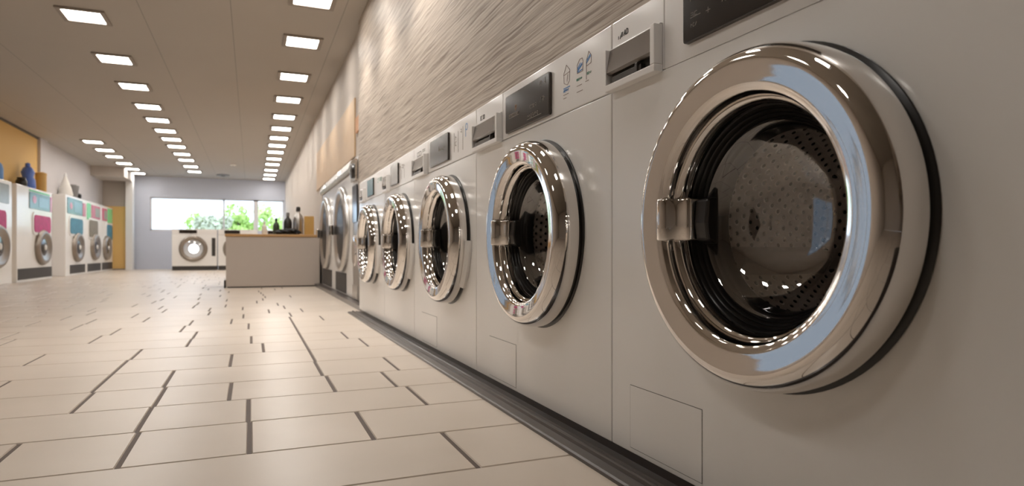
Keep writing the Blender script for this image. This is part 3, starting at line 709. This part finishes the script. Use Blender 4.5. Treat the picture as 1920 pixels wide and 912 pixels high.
stack_unit(20.6, 22.5, 'stacked washer dryer with olive laundry between two blue ones', 2.02, [(20.68, 21.1, 1.50, 1.96, 'disp_green'), (21.2, 22.3, 1.56, 1.94, 'disp_pink')], (20.85, 21.9, 1.02, 1.50, 'olive'), (21.6, .74), [(20.75, 22.4)])
stack_unit(22.5, 24.2, 'farthest stacked washer dryer, green display strip, beside the partition', 2.02, [(22.6, 23.3, 1.56, 1.94, 'disp_pink'), (23.4, 24.1, 1.52, 1.98, 'disp_green')], (23.2, 24.0, .98, 1.46, 'teal'), (23.2, .72), [(22.6, 24.1)])

JP = [(0, 0), (.11, 0), (.12, .02), (.12, .22), (.10, .30), (.05, .36), (.045, .38), (0, .38)]
JC = [(0, .3805), (.055, .3805), (.055, .44), (.03, .46), (0, .46)]
bottle('detergent_jug', JP, JC, 'lightblue', 'lightblue', (-4.34, 13.98, 1.931), 'pale blue detergent jug at the left frame edge on the stacked machine', s=1.35, group='laundry product bottles on the stacked machines')
bottle('detergent_jug', JP, JC, 'midblue', 'midblue', (-4.34, 14.38, 1.931), 'mid blue detergent jug right of the pale blue one', s=.95, group='laundry product bottles on the stacked machines')
bottle('detergent_bottle', [(0, 0), (.13, 0), (.14, .03), (.13, .18), (.10, .24), (.12, .34), (.09, .42), (.05, .46), (0, .46)], [(0, .4605), (.045, .4605), (.045, .52), (.02, .54), (0, .54)], 'blue', 'blue', (-4.33, 16.15, 1.931), 'deep blue detergent bottle with a waist on the machine by the ochre wall', s=1.0, sy=1.0)
bottle('jar', [(0, 0), (.09, 0), (.1, .02), (.1, .12), (.07, .16), (0, .16)], [(0, .1605), (.075, .1605), (.075, .19), (0, .2)], 'rubber', 'rubber', (-4.33, 15.75, 1.931), 'small dark jar left of the deep blue detergent bottle', 'jar')
bottle('canister', [(0, 0), (.10, 0), (.105, .02), (.105, .38), (0, .38)], [(0, .3805), (.11, .3805), (.11, .42), (.04, .45), (0, .45)], 'yellow', 'yellow', (-4.33, 17.05, 1.931), 'tall yellow canister near the right end of the machine by the ochre wall', 'canister')
bottle('funnel_bottle', [(0, 0), (.16, 0), (.17, .02), (.13, .2), (.05, .42), (.03, .48), (0, .48)], [(0, .4805), (.04, .4805), (.03, .56), (0, .58)], 'pale', 'white', (-4.34, 19.1, 2.021), 'white tapering bottle on the machine with blue laundry', s=1.0, sy=.7)
bottle('carton', [(0, 0), (.12, 0), (.16, .30), (.14, .32), (0, .32)], [(0, .3205), (.10, .3205), (.10, .34), (0, .34)], 'greyplastic', 'greyplastic', (-4.34, 19.75, 2.021), 'grey flared tub beside the white tapering bottle', 'tub', sy=.7)
bottle('pot', [(0, 0), (.07, 0), (.10, .06), (.09, .14), (0, .15)], [(0, .1505), (.05, .1505), (.03, .18), (0, .19)], 'rubber', 'greyplastic', (-4.34, 20.3, 2.021), 'small dark round pot on the machine with blue laundry', 'pot')

# ------------------------------------------------------------ ceiling lights
YS = [0.9, 2.7, 4.25, 5.6, 6.8, 8.24, 9.93, 11.45, 12.95, 14.2, 15.4, 16.5, 17.6, 18.9, 20.1, 21.55, 22.9, 24.2]
def make_light(x, y, label):
    root = thing('ceiling_light', label, 'ceiling light', (x, y, CEIL), 0, 'square recessed ceiling lights')
    bm = bmesh.new(); a, b = .23, .18
    for s in (-1, 1):
        box(bm, min(s * a, s * b), max(s * a, s * b), -a, a, -.022, 0); box(bm, -b, b, min(s * a, s * b), max(s * a, s * b), -.022, 0)
    link('frame', bm, 'ceilframe', root, bevel=.004)
    link('diffuser', bx(-b, b, -b, b, -.012, -.006), 'diff', root)
    return root
proto = None
rowsL = [(0.586, [y for y in YS], 'in the ceiling row beside the right wall'), (-1.70, [y for y in YS if y < 23], 'in the middle ceiling row'), (-3.45, [17.6, 18.9, 20.1, 21.55, 22.9, 24.1], 'in the short far-left ceiling row')]
def ordinal(i): return ['nearest', 'second nearest', 'third nearest', 'fourth nearest', 'fifth nearest', 'sixth nearest', 'seventh nearest', 'eighth nearest', 'ninth nearest', 'tenth nearest', 'eleventh nearest', 'twelfth nearest', 'thirteenth nearest', 'fourteenth nearest'][i]
spots = []
for x, ys, where in rowsL:
    vis = 0
    for y in ys:
        first = {0.586: 6.5, -1.70: 8.0, -3.45: 0}[x]
        if y > first: lb = 'lit square light, %s visible %s' % (ordinal(vis), where); vis += 1
        else: lb = 'lit square light overhead out of frame %s' % where
        if proto is None: proto = make_light(x, y, lb); o = proto
        else:
            o = proto.copy(); C.objects.link(o); o.location = (x, y, CEIL); o['label'] = lb
            for ch in proto.children:
                if ch.type == 'MESH':
                    c_ = ch.copy(); C.objects.link(c_); c_.parent = o
        if x > 0 and y > 3: spots.append(o)
for o in spots:
    ld = bpy.data.lights.new('downlight_beam', 'SPOT'); ld.energy = DOWN_SPOT * (2.2 if 4 < o.location.y < 7 else 1.0); ld.color = (1.0, .95, .89); ld.spot_size = math.radians(88); ld.spot_blend = .5; ld.shadow_soft_size = .05
    lo = bpy.data.objects.new('downlight_beam', ld); C.objects.link(lo); lo.parent = o; lo.location = (.08, 0, -.03)

r = thing('ceiling_vent', 'small round dark vent in the ceiling near the back window', 'vent', (-0.88, 23.6, CEIL))
b = lathe_z([(.20, 0), (.21, -.02), (.15, -.035), (.0, -.03)], 32); link('cover', b, 'greyplastic', r, smooth=True)
b = lathe_z([(0, -.0305), (.07, -.034), (.06, -.05), (0, -.052)], 24); link('hub', b, 'vent', r, smooth=True)
r = thing('smoke_detector', 'small pale round detector on the ceiling between the two light rows', 'smoke detector', (-0.5, 20.6, CEIL))
b = lathe_z([(.09, 0), (.09, -.03), (.06, -.05), (0, -.05)], 24); link('body', b, 'pale', r, smooth=True)
b = lathe_z([(0, -.0505), (.02, -.0505), (.015, -.06), (0, -.062)], 12); link('sensor', b, 'greyplastic', r, smooth=True)

# ------------------------------------------------------------ outside
struct('ground_outside', bx(-30, 30, YB + 0.25, 70, -.12, -.02), 'pave')
struct('ground_side', bx(-40, XL - .25, -20, YB + 0.2, -.12, -.02), 'pave')
def tree(x, y, zc, rx, rz, m, label, n=1600, seed=1):
    rr = random.Random(seed); root = thing('tree', label, 'tree', (x, y, -.02), 0, 'trees outside the back window')
    link('trunk', lathe_z([(.09, 0), (.06, zc * .6), (.04, zc)], 10), 'bark', root, smooth=True)
    bm = bmesh.new(); k = 0
    cl = [(rr.gauss(0, .45), rr.gauss(0, .45), rr.gauss(0, .4), rr.uniform(.25, .5)) for _ in range(14)]
    for _ in range(n):
        c0 = rr.choice(cl); v = Vector((rr.gauss(0, 1), rr.gauss(0, 1), rr.gauss(0, 1))).normalized() * c0[3] * rr.uniform(.6, 1)
        q = Vector(((c0[0] + v.x) * rx, (c0[1] + v.y) * rx, zc + (c0[2] + v.z) * rz))
        if q.z < .1: continue
        u = Vector((rr.uniform(-1, 1), rr.uniform(-1, 1), rr.uniform(-1, 1))).normalized(); t = u.orthogonal().normalized(); s = rr.uniform(.05, .09)
        vs = [bm.verts.new(q + d) for d in (u * s * 1.5, t * s, -u * s * 1.5, -t * s)]; bm.faces.new(vs)
    link('foliage', bm, m, root)
tree(-1.75, 31, 1.75, .75, .70, 'leaf2', 'grey-green tree outside, left of the window mullions', seed=1)
tree(-0.62, 36, 2.2, 1.2, 1.0, 'leaf', 'bright green tree outside, between the two window mullions', 2400, seed=2)
tree(1.75, 41.5, 1.9, 1.3, 1.1, 'leaf', 'green tree outside, at the right end of the window', 1800, seed=3)
